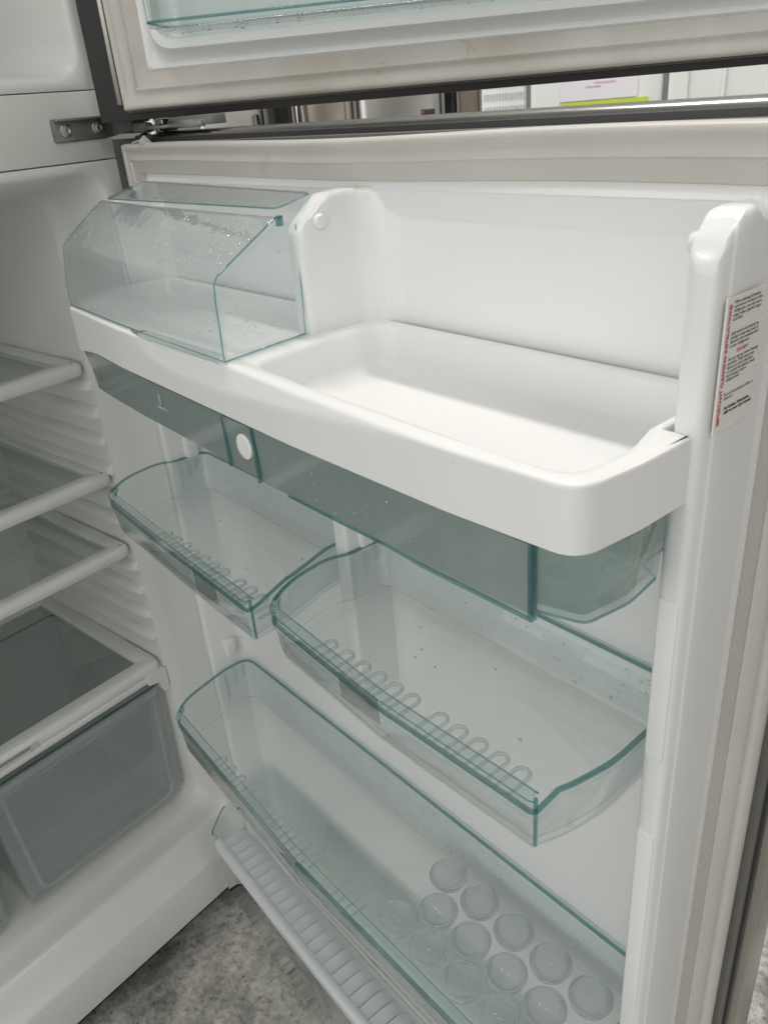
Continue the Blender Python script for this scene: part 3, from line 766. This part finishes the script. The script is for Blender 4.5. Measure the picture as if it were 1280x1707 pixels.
# ------------------------------------------------------------------ grey ribbed rack on the bottom bin
def make_rack():
    t = thing('bottle_rack', 'grey ribbed plastic rack resting on the front of the bottom bin', 'rack', None, (0, 0, ZO))
    # spine: the smooth white edge, path along the front
    xs = [.118 + i * (.63 - .118) / 30 for i in range(31)]
    def yf(x): return -.118 - .013 * math.sin(min(1, max(0, (x - .10) / .5)) * math.pi * .6)
    bm = bmesh.new(); lo = []
    for i, x in enumerate(xs):
        e = sstep(.108, .135, x)
        y = yf(x); lo.append([(x, y + .0, -.796 - .010), (x, y - .003, -.794), (x, y - .0015, -.785), (x, y + .003, -.7825), (x, y + .0065, -.7835), (x, y + .0085, -.786), (x, y + .008, -.796)])
    loft(bm, lo); finish(bm, 'front_edge', rackw, t, 60)
    # ribbed deck, one bent slat per step
    x = .1215; k = 0
    while x < .615:
        w = .0155; x1 = x + w - .0019
        bm = bmesh.new(); lo = []
        wd = .041 * sstep(.095, .15, x + .02)
        for s in (0, .15, .35, .6, .85, 1):
            y0 = yf(x) + .0085 + (wd - .004) * s
            z = -.787 - .002 * s - .014 * max(0, s - .55) ** 2 * 3
            lo.append([(x, y0, z - .0018), (x, y0, z - .0002), (x + .0012, y0, z + .0010), (x1, y0, z - .0030), (x1, y0, z - .0050)])
        loft(bm, lo); finish(bm, 'slat', rackw, t, 40)
        x += w
    # deck bed under the slats
    bm = bmesh.new(); lo = []
    for i in range(31):
        x = xs[i]; y = yf(x); wd = .041 * sstep(.095, .15, x + .01)
        lo.append([(x, y + .008, -.7965), (x, y + .008, -.7935), (x, y + .008 + wd * .55, -.7950), (x, y + .008 + wd * .95, -.8015), (x, y + .008 + wd, -.822), (x, y + .005 + wd, -.822), (x, y + .005 + wd * .94, -.801), (x, y + .008 + wd * .5, -.7955)])
    loft(bm, lo); finish(bm, 'deck', rackw, t, 60)
make_rack()

# ------------------------------------------------------------------ white shelf tray with the scooped front
def make_tray():
    t = thing('shelf_tray', 'white plastic door tray with a scooped front lip, under the tall bay', 'tray', None, (0, 0, ZO))
    cor = [(.0435, .0065, .006), (.0435, -.036, .004), (.040, -.047, .006), (.057, -.092, .03), (.086, -.1195, .010), (.20, -.1285, .3), (.45, -.1375, .4), (.58, -.138, .3), (.6535, -.1345, .016), (.6580, -.096, .05), (.6590, -.0590, .001), (.6435, -.0590, .001), (.6435, .0065, .003)]
    out = rounded(cor, 6)
    # refine long segments so that the scoop has vertices
    def refine(pts, d):
        r = []
        for i, p in enumerate(pts):
            q = pts[(i + 1) % len(pts)]; n = max(1, int((q - p).length / d))
            r += [p.lerp(q, k / n) for k in range(n)]
        return r
    out = refine(out, .012)
    z0, z1 = -.122, -.1555
    def zs(x):   # height of the swoosh line
        t_ = max(0, min(1, (x - .232) / (.58 - .232)))
        return -.122 - .0175 * math.sin(t_ ** .55 * math.pi)
    def front(p, z):
        if p.y > -.105 or not (.232 < p.x < .58): return 0
        d = zs(p.x); k = max(0, min(1, (z - d) / .016))
        return .0062 * k * sstep(.232, .27, p.x)
    bm = bmesh.new(); lo = []
    zl = [z0 - .0001, z0 - .0015] + [z0 - .003 - i * .0022 for i in range(14)] + [z1]
    def ring(d, z, sc=True):
        r = []
        for p, q in zip(out, offset(out, d)):
            r.append((q.x, q.y + (front(p, z) if sc else 0), z + (.0 if abs(z - z1) > .001 else -.010 * (1 - sstep(.04, .15, p.x)) * sstep(-.07, -.11, p.y))))
        return r
    lo = [ring(.0022, z0, True), ring(.0006, z0 - .0006)] + [ring(0, z) for z in zl[1:]] + [ring(.003, z1 - .0, False), ring(.003, z1 + .0006, False)]
    vo = [[bm.verts.new(p) for p in lp] for lp in lo]
    n = len(out)
    for a, b in zip(vo, vo[1:]):
        for i in range(n): j = (i + 1) % n; bm.faces.new((a[i], b[i], b[j], a[j]))
    # deep basin of the tall bay and shallow one under the dairy box, as two wells in one top
    def well(cs, depth, r):
        levels = [(0, 0), (.0008, -.0006), (.0022, -.004), (.0040, -depth + .008), (.0062, -depth + .0035), (.0105, -depth + .0008), (.016, -depth)]
        vs = [[bm.verts.new((p.x, p.y, z0 + z)) for p in inset_corners(cs, d, 7)] for d, z in levels]
        m_ = len(vs[0])
        for a, b in zip(vs, vs[1:]):
            for i in range(m_): j = (i + 1) % m_; bm.faces.new((a[i], b[i], b[j], a[j]))
        bm.faces.new(vs[-1])
        return vs[0]
    wA = well([(.381, .0020, .022), (.379, -.060, .05), (.385, -.1185, .018), (.45, -.1235, .2), (.60, -.1285, .3), (.6465, -.1275, .020), (.6465, -.085, .03), (.6405, -.0635, .004), (.6395, .0020, .005)], .0305, 0)
    wB = well([(.0475, .0020, .012), (.046, -.045, .01), (.088, -.108, .014), (.355, -.111, .014), (.355, -.06, .01), (.342, .0020, .014)], .014, 0)
    # the rim: one flat face with the two wells cut out of it
    from mathutils.geometry import tessellate_polygon
    flat = [[Vector((v_.co.x, v_.co.y, 0)) for v_ in vs] for vs in (vo[0], wA, wB)]
    allv = vo[0] + wA + wB
    for tri in tessellate_polygon(flat):
        try: bm.faces.new([allv[k] for k in tri])
        except ValueError: pass
    bm.faces.new(list(reversed(vo[-1])))
    return t, finish(bm, 'tray_body', trayw, t, 40)
tray, traybody = make_tray()

# ------------------------------------------------------------------ dairy box cover
def make_dairy():
    t = thing('dairy_cover', 'clear faceted dairy box cover with droplets, standing on the left half of the white tray', 'dairy box', None, (0, 0, ZO))
    zb = -.1212
    # stations of the shell from the front bottom up and back: (y left, y right, z, x left, x right)
    st = [(-.1165, -.1285, zb, .0860, .3715), (-.1130, -.1265, zb + .018, .0780, .3690), (-.1060, -.1225, -.083, .0680, .3625), (-.1035, -.1205, -.0745, .0655, .3605), (-.1000, -.117, -.070, .0645, .3600),
          (-.0570, -.0675, -.0430, .0560, .3570), (-.0535, -.0640, -.0422, .0550, .3566), (-.0500, -.0600, -.0425, .0545, .3566)]
    T_ = .0022
    bm = bmesh.new(); lo = []
    for i, (yl, yr, z, a, b) in enumerate(st):
        p = st[max(0, i - 1)]; q = st[min(len(st) - 1, i + 1)]
        tt = Vector((q[1] - p[1], q[2] - p[2])).normalized(); nn = Vector((tt.y, -tt.x))
        row = []; N = 12
        for k in range(N + 1): row.append((lerp(a, b, k / N), lerp(yl, yr, k / N) - .002 * math.sin(k / N * math.pi), z))
        for k in range(N + 1): row.append((lerp(b, a, k / N), lerp(yr, yl, k / N) - .002 * math.sin(k / N * math.pi) + nn.x * T_, z + (nn.y * T_ if i else 0)))
        lo.append(row)
    loft(bm, lo)
    finish(bm, 'cover_shell', clearfilm, t, 25)
    for s in (-1, 1):
        pr = [((x[0] if s < 0 else x[1]) + .0030, x[2] - (.0028 if i > 4 else .0), x[3] if s < 0 else x[4]) for i, x in enumerate(st)]
        back = [(-.0445, -.048, .0500), (-.0445, zb, .0560)] if s < 0 else [(-.0505, -.048, .3570), (-.0560, zb, .3605)]
        pr = [p for p in pr if p[0] < back[0][0] - .001] + back
        d0, d1 = (.0003, .0024) if s < 0 else (-.0024, -.0003)
        bm = bmesh.new(); loft(bm, [[(p[2] + d0, p[0], p[1]) for p in pr], [(p[2] + d1, p[0], p[1]) for p in pr]])
        bmesh.ops.triangulate(bm, faces=[f for f in bm.faces if len(f.verts) > 4])
        finish(bm, 'end_plate', clear, t, 30)
        # the coloured edge seen down the joint of shell and end plate
        bm = bmesh.new(); tube(bm, [((x[3] if s < 0 else x[4]) + .0002 * s, (x[0] if s < 0 else x[1]) - .0002, x[2] + .0002) for x in st], .0007 if s > 0 else .00035, 6)
        finish(bm, 'joint_edge', edge, t, 80)
        bm = bmesh.new(); tube(bm, [(b_[2] + .0004 * s, b_[0], b_[1]) for b_ in back] , .0005, 6); finish(bm, 'back_edge', edge, t, 80)
    bm = bmesh.new(); tube(bm, [(lerp(.0860, .3605 if k > 8 else .3715, k / 8 if k <= 8 else 1), lerp(-.1165, -.1285, min(1, k / 8)) - .002 * math.sin(min(1, k / 8) * math.pi) if k <= 8 else -.056, zb + .0004) for k in range(10)], .0006, 6)
    finish(bm, 'bottom_edge', edge, t, 80)
    # hinged flap on top, back to the liner
    bm = bmesh.new()
    cf = [(.0490, -.007, -.0320, .003), (.0650, -.0525, -.0412, .004), (.3555, -.0625, -.0378, .006), (.3490, -.030, -.0325, .006)]
    pts = refine(rounded([(c[0], c[1], c[3]) for c in cf], 4), .03)
    def fz(p):
        t_ = (p.x - .05) / .30; yb = lerp(-.007, -.030, t_); yf_ = lerp(-.0525, -.0625, t_); s_ = (p.y - yf_) / (yb - yf_)
        return lerp(lerp(-.0412, -.0378, t_), lerp(-.0320, -.0325, t_), s_)
    loft(bm, [[(p.x, p.y, fz(p) + dz) for p in pts] for dz in (0, .0020)])
    finish(bm, 'top_flap', clear, t, 30)
    bm = bmesh.new(); tube(bm, [(p.x, p.y, fz(p) + .001) for p in pts], .0007, 6, True); finish(bm, 'flap_edge', edge, t, 80)
    # thick finger lip along the front bottom edge
    bm = bmesh.new(); lo = []
    for i in range(13):
        x = lerp(.235, .3735, i / 12); k = sstep(.235, .262, x)
        y = -.1285 - .0004; lo.append([(x, y - .0045 * k, zb + .0002), (x, y - .0050 * k, zb + .003), (x, y - .0030 * k, zb + .0052 * max(k, .2)), (x, y, zb + .0058 * max(k, .2)), (x, y, zb + .0002)])
    loft(bm, lo); finish(bm, 'finger_lip', tealrail, t, 40)
    # little clip at the right top corner
    box('clip', .3572, .3602, -.0665, -.0615, -.0475, -.0405, edge, t, .0008)
    # droplets
    L = []
    for k in range(230):
        s_ = random.random(); a_ = random.random()
        a_ = 1 - abs(random.gauss(0, .16)) if k % 3 else a_
        if not 0 < a_ < 1: continue
        yl, yr, z1_ = lerp(-.100, -.057, s_), lerp(-.117, -.0675, s_), lerp(-.070, -.043, s_)
        L.append(((lerp(.065, .356, a_), lerp(yl, yr, a_) - .002 * math.sin(a_ * math.pi), z1_), (0, -.5, .86)))
    for k in range(70):
        y = random.uniform(-.115, -.06); L.append(((.3606, y, random.uniform(-.115, lerp(-.075, -.05, (y + .115) / .055))), (1, 0, 0)))
    for k in range(50): L.append(((random.uniform(.1, .345), random.uniform(-.105, -.02), -.1358), (0, 0, 1)))
    droplets(t, L, .0003, .0013)
make_dairy()

# ------------------------------------------------------------------ smoked drawer under the tray
def make_drawer():
    t = thing('deli_drawer', 'smoky teal drawer with a white oval button, hung under the white tray', 'drawer', None, (0, 0, ZO))
    out = [(.050, .003, .008), (.0485, -.045, .01), (.067, -.090, .03), (.097, -.1175, .008), (.20, -.1250, .3), (.45, -.1330, .4), (.626, -.1315, .004), (.6525, -.1235, .010), (.6575, -.095, .04), (.6545, -.0655, .008), (.6430, -.0600, .004), (.640, .003, .006)]
    tub('drawer_body', out, -.1572, -.197, .0024, smoke, t, flange=0, draft=.003, rb=.004, base_mat=edge)
    def yfront(x):
        return -(.1175 + .0145 * (1 - ((.50 - x) / .40) ** 2 * (1 if x < .5 else .25))) - .0012
    def panel(name, xa, xb, z0, z1, th, mt, off=0.0, sl=.02):
        bm = bmesh.new(); lo = []
        N = 14
        for i in range(N + 1):
            x = lerp(xa, xb, i / N); y = yfront(x) - off; dx = .022 if (i == 0 and sl) else 0
            zb_ = z0 + .0008 * math.sin(x * 30)
            lo.append([(x + dx, y + .003, zb_), (x + dx, y + .003 - th, zb_), (x, y - th, z1), (x, y, z1)])
        loft(bm, lo); return finish(bm, name, mt, t, 40)
    panel('front_panel', .098, .3635, -.1945, -.1573, .0018, smokepanel)
    panel('front_panel', .402, .628, -.1970, -.1573, .0018, smokepanel, 0, 0)
    # centre block with the oval button
    panel('latch_block', .3645, .4010, -.1940, -.1573, .0026, smokepanel, .0, 0)
    bm = bmesh.new(); n = 28; yb = yfront(.385) - .0026
    def ell(a, b, y): return [(.3885 + a * math.cos(k * 2 * math.pi / n), y + (.0 - .0005) , -.1735 + b * math.sin(k * 2 * math.pi / n)) for k in range(n)]
    loft(bm, [ell(.0088, .0088, yb + .0026), ell(.0088, .0088, yb + .0004), ell(.0080, .0080, yb), ell(.0055, .0055, yb + .0003)])
    finish(bm, 'oval_button', trayw, t)
    # teal uprights at the panel ends and the step along the lower edge
    box('upright', .6270, .6300, -.1350, -.1305, -.1985, -.1574, edge, t, .0008)
    box('upright', .3632, .3650, yfront(.364) - .0032, yfront(.364) - .0002, -.1945, -.1574, edge, t, .0004)
    box('upright', .4006, .4024, yfront(.401) - .0032, yfront(.401) - .0002, -.1960, -.1574, edge, t, .0004)
    bm = bmesh.new()
    tube(bm, [(x, yfront(x) + .0015, -.1975 - (.0022 * sstep(.52, .56, x))) for x in [.43 + i * (.625 - .43) / 16 for i in range(17)]], .0013, 6)
    finish(bm, 'lower_edge', edge, t, 80)
    # small drop-shaped emblem and wordmark moulded in the left panel
    bm = bmesh.new(); y = yfront(.262) - .0021
    pts = [(.0, .0062), (.0016, .003), (.0024, -.0002), (.0019, -.0034), (0, -.0046), (-.0016, -.0034), (-.0020, -.0004), (-.0008, .003)]
    lo = [[(.262 + a, y, -.169 + b) for a, b in pts], [(.262 + a * .55, y - .0002, -.1695 + b * .55) for a, b in pts]]
    loft(bm, lo, False, False); finish(bm, 'emblem', embl, t)
    bm = bmesh.new(); x = .257
    for k in range(9):
        h = .0016 + .0008 * (k % 3 == 0); bmbox(bm, x, x + .0011, y - .0002, y + .0002, -.1768, -.1768 + h); x += .0017
    o = finish(bm, 'wordmark', embl, t)
    L = [((random.uniform(.42, .56), yfront(.5) - .0026, random.uniform(-.19, -.163)), (0, -1, 0)) for k in range(14)]
    droplets(t, L, .0003, .0009)
embl = mat('emblem_grey', (.45, .48, .48), .4)
make_drawer()

# ------------------------------------------------------------------ bin in the freezer door
def make_freezer_bin():
    t = thing('freezer_door_bin', 'clear teal bin in the open freezer door at the top of the picture', 'bin', None, (0, 0, ZO))
    t.matrix_world = Matrix.Translation((0, 0, ZO)) @ FM
    out = [(.060, .001, .012), (.060, -.072, .014), (.62, -.085, .02), (.622, .001, .012)]
    tub('bin_body', out, .180, .0875, .003, teal, t, flange=.001, draft=.002, rb=.006)
    bm = bmesh.new(); tube(bm, [(p.x, p.y, .0925) for p in inset_corners(out, .002)], .0013, 6, True); finish(bm, 'base_bead', edge, t, 80)
    L = [((random.uniform(.07, .6), random.uniform(-.07, -.01), .0872), (0, 0, -1)) for k in range(60)]
    L += [((random.uniform(.07, .6), -.0745 - .0 - .013 * ((random.random()) * 0), random.uniform(.092, .14)), (0, -1, 0)) for k in range(40)]
    droplets(t, L, .0006, .0018)
make_freezer_bin()

# ------------------------------------------------------------------ shelves and crispers inside the cabinet
CW = Matrix.Translation((0, 0, ZO)) @ CM
def make_shelf(z, label, v0=-.088, v1=-.405):
    t = thing('glass_shelf', label, 'shelf', 'glass shelves in the refrigerator')
    t.matrix_world = CW
    bm = bmesh.new()
    def fr(d, zz): return [(p.x, p.y, zz) for p in offset(rounded([(.0465, v1, .006), (.640, v1, .006), (.640, v0, .006), (.0465, v0, .012)], 5), d)]
    # rectangular frame ring with rounded front bar
    ro = rounded([(.0470, v1, .006), (.640, v1, .006), (.640, v0, .010), (.0470, v0, .014)], 5)
    def R(d, zz, fz=0): return [(p.x, p.y, zz + (fz if q.y > v0 - .03 else 0)) for p, q in zip(offset(ro, d), ro)]
    lo = [R(.022, z + .0005), R(.021, z + .0012), R(.008, z + .0020), R(.004, z + .0012), R(.001, z - .0015), R(.0, z - .005), R(.0008, z - .0105, -.003), R(.004, z - .0125, -.003), R(.010, z - .0125, -.003), R(.012, z - .008), R(.022, z - .006), R(.022, z + .0005)]
    vs = [[bm.verts.new(p) for p in lp] for lp in lo[:-1]]; n = len(ro)
    for a, b in zip(vs, vs[1:] + vs[:1]):
        for i in range(n): j = (i + 1) % n; bm.faces.new((a[i], b[i], b[j], a[j]))
    finish(bm, 'frame', shelfw, t, 55)
    box('glass_pane', .0695, .6175, v1 + .0225, v0 - .0225, z - .0045, z - .0008, glassm, t)
    box('back_lip', .055, .634, v1 - .004, v1 + .002, z - .008, z + .012, shelfw, t, .001)
    return t
make_shelf(-.232, 'highest glass shelf inside the cabinet, at the height of the smoked drawer')
make_shelf(-.377, 'middle glass shelf inside the cabinet, level with the small hinge-side bin')
make_shelf(-.484, 'lowest of the thin glass shelves, just above the crisper cover')

def make_crisper():
    t = thing('crisper_cover', 'white framed glass cover over the crisper drawers with a slide vent', 'crisper cover')
    t.matrix_world = CW
    z = -.676; v0, v1 = -.086, -.415
    ro = rounded([(.0470, v1, .006), (.645, v1, .006), (.645, v0, .010), (.0500, v0, .010), (.0470, v0 - .02, .005)], 5)
    def R(d, zz): return [(p.x, p.y, zz) for p in offset(ro, d)]
    lo = [R(.026, z + .0002), R(.025, z + .001), R(.006, z + .0020), R(.003, z + .0010), R(.0005, z - .002), R(.0, z - .012), R(.001, z - .0135), R(.006, z - .0135), R(.008, z - .010), R(.026, z - .006)]
    bm = bmesh.new(); vs = [[bm.verts.new(p) for p in lp] for lp in lo]; n = len(ro)
    for a, b in zip(vs, vs[1:] + vs[:1]):
        for i in range(n): j = (i + 1) % n; bm.faces.new((a[i], b[i], b[j], a[j]))
    finish(bm, 'frame', shelfw, t, 55)
    box('glass_pane', .0735, .618, v1 + .0265, v0 - .0265, z - .0048, z - .0012, glassm, t)
    # front fascia, dark strip painted as the shade below and the corner bracket
    box('fascia', .060, .640, v0 - .016, v0 + .002, z - .024, z - .0138, shelfw, t, .003, 3)
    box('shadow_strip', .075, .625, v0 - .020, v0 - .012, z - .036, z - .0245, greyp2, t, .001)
    bm = bmesh.new()
    pr = rounded([(.0455, z - .012, .002), (.0460, z - .048, .006), (.0560, z - .050, .006), (.0600, z - .030, .004), (.078, z - .026, .004), (.078, z - .012, .002)], 4)
    loft(bm, [[(p.x, v0 + .0035, p.y) for p in pr], [(p.x, v0 - .016, p.y) for p in pr]])
    finish(bm, 'corner_bracket', shelfw, t)
    bm = bmesh.new(); tube(bm, [(.255, v0 + .0022, z - .0065), (.33, v0 + .0022, z - .0065)], .0018, 8); finish(bm, 'vent_slot', greyp2, t)
    bm = bmesh.new(); tube(bm, [(.243, v0 + .004, z - .0065), (.243 + .012, v0 + .004, z - .0065)], .004, 12); finish(bm, 'vent_slider', crisp, t)
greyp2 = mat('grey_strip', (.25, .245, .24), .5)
make_crisper()
def crisper_drawer(u0, u1, label):
    t = thing('vegetable_crisper', label, 'crisper drawer', 'crisper drawers')
    t.matrix_world = CW
    out = [(u0, -.405, .02), (u1, -.405, .02), (u1, -.094, .014), (u0, -.094, .014)]
    tub('drawer_body', out, -.7165, -.940, .0026, crisp, t, flange=.002, draft=.012, rb=.016)
    # inner front wall line and moulded panel
    pr = rounded([(u0 + .026, -.925, .02), (u1 - .026, -.925, .02), (u1 - .018, -.735, .01), (u0 + .018, -.735, .01)], 5)
    bm = bmesh.new()
    vs = [[bm.verts.new((p.x, v, p.y)) for p in offset(pr, d)] for d, v in ((0, -.0985), (.0015, -.0955), (.004, -.0945), (.0055, -.0985))]
    n = len(pr)
    for a, b in zip(vs, vs[1:] + vs[:1]):
        for i in range(n): j = (i + 1) % n; bm.faces.new((a[i], b[i], b[j], a[j]))
    finish(bm, 'moulded_frame', crisp, t)
    bm = bmesh.new(); bmbox(bm, u0 + .02, u1 - .02, -.092, -.084, -.7235, -.7165, .002)
    finish(bm, 'pull_lip', crisp, t)
crisper_drawer(.048, .325, 'grey translucent crisper drawer on the right, beside the bins')
crisper_drawer(.3395, .640, 'crisper drawer at the left edge of the picture, mostly cut off')

# ------------------------------------------------------------------ what stands behind, seen through the gap between the doors
def ray_point(px, dist):
    """a floor point straight behind a picture column of the photograph at the given distance"""
    d = right * (px - 640) + down * (0.0) + fwd * 1339.1
    # use the direction at eye level
    t = (215 - .0884 * px - 853.5)
    d = right * (px - 640) + down * t + fwd * 1339.1
    d.z = 0; d.normalize()
    return Vector((0.827, -0.375, 0)) + d * dist
def appliance(name, label, cat, pxa, pxb, dist, h, mt, group=None, doorz=None, handle=None, depth=.62, hm=None, r=.01):
    a = ray_point(pxa, dist); b = ray_point(pxb, dist)
    xx = (b - a); wd = xx.length; xx.normalize(); yy = Vector((-xx.y, xx.x, 0))
    if yy.dot(a - Vector((.827, -.375, 0))) < 0: yy = -yy; 
    t = thing(name, label, cat, group)
    mw = Matrix(((xx.x, yy.x, 0, a.x), (xx.y, yy.y, 0, a.y), (0, 0, 1, 0), (0, 0, 0, 1)))
    t.matrix_world = mw
    box('body', .002, wd - .002, .05, depth, .03, h, mt, t, .004)
    zs_ = doorz or [(.06, h - .005)]
    for z0, z1 in zs_:
        dd = box('door', .0, wd - .004, 0, .046, z0, z1, mt, t, r, 4)
        if handle is not None:
            bm = bmesh.new(); hx = wd * handle
            tube(bm, [(hx, -.0, z0 + (z1 - z0) * .55), (hx, -.04, z0 + (z1 - z0) * .58), (hx, -.04, z0 + (z1 - z0) * .9), (hx, 0, z0 + (z1 - z0) * .93)], .011, 10)
            finish(bm, 'handle', hm or steel, t)
    return t, wd
warm = mat('warm_steel', (.60, .54, .47), .24, 1.0, noise=.1, nscale=10)
cool = mat('cool_steel', (.50, .49, .47), .30, 1.0)
whitee = mat('white_enamel', (.80, .81, .80), .3)
beige = mat('beige_board', (.22, .185, .15), .6)
blackg = mat('black_glass', (.012, .012, .014), .12)
appliance('stainless_refrigerator', 'narrow stainless refrigerator seen in the gap nearest the hinge', 'refrigerator', 330, 440, 2.6, 1.75, cool, 'appliances standing behind', [(.05, 1.2), (1.21, 1.74)], .85)
t_, w_ = appliance('built_in_oven', 'black glass oven between two steel fridges behind the gap', 'oven', 440, 486, 2.5, 1.5, blackg, 'appliances standing behind')
appliance('stainless_refrigerator', 'warm toned stainless refrigerator with bright highlights, left of centre in the gap', 'refrigerator', 488, 590, 2.3, 1.8, warm, 'appliances standing behind', [(.05, 1.795)], .12, r=.03)
t3_, w3_ = appliance('stainless_refrigerator', 'grey steel refrigerator with a small red and black badge', 'refrigerator', 592, 738, 2.3, 1.8, cool, 'appliances standing behind', [(.05, 1.795)], None, r=.03)
box('badge', w3_ * .74, w3_ * .90, -.0025, .0005, 1.088, 1.106, blackp, t3_, .001)
bdg = [o for o in t3_.children if o.name.startswith('badge')][0]
box('badge_mark', w3_ * .745, w3_ * .775, -.0035, -.0028, 1.097, 1.103, redink, bdg)
appliance('black_cabinet', 'narrow black upright cabinet beside the beige board', 'cabinet', 740, 762, 2.4, 1.7, blackg, 'appliances standing behind')
appliance('display_board', 'beige brown board standing between dark and white appliances', 'board', 764, 800, 2.4, 1.6, beige, 'appliances standing behind', depth=.2)
# white machine with a dimpled side
t5, w5 = appliance('washing_machine', 'white machine with a dimpled panel, right of the beige board', 'washing machine', 802, 880, 2.2, 1.5, whitee, 'appliances standing behind')
bm = bmesh.new()
for i in range(14):
    for k in range(10):
        bmbox(bm, w5 * .05 + i * w5 * .065, w5 * .05 + i * w5 * .065 + w5 * .04, -.0012, .001, 1.0 + k * .028, 1.0 + k * .028 + .016, .003, 1)
dp = finish(bm, 'dimple_panel', mat('grey_white', (.62, .64, .65), .4), t5); dp['kind'] = 'stuff'
t6, w6 = appliance('white_refrigerator', 'white refrigerator with a price paper and lime green strip on its door', 'refrigerator', 884, 1110, 2.0, 1.7, whitee, 'appliances standing behind', [(.05, 1.69)], None)
pp = box('price_paper', w6 * .22, w6 * .80, -.004, -.0012, 1.1015, 1.35, mat('paper_pinkish', (.82, .80, .86), .6), t6)
box('lime_strip', w6 * .02 + w6 * .22, w6 * .88, -.0045, -.0012, 1.087, 1.099, mat('lime_print', (.55, .70, .04), .5), pp)
box('pink_print', w6 * .42, w6 * .53, -.0050, -.0042, 1.126, 1.1285, mat('pink_ink', (.80, .48, .55), .5), pp)
box('pink_print', w6 * .48, w6 * .64, -.0050, -.0042, 1.133, 1.1355, MATS['pink_ink'], pp)
t7, w7 = appliance('white_refrigerator', 'white refrigerator with moulded door edges at the right end of the gap', 'refrigerator', 1115, 1400, 1.9, 1.7, whitee, 'appliances standing behind', [(.05, 1.69)], None)
for f in (.10, .33):
    box('door_bead', w7 * f, w7 * f + .008, -.006, .001, .1, 1.65, whitee, t7, .002)
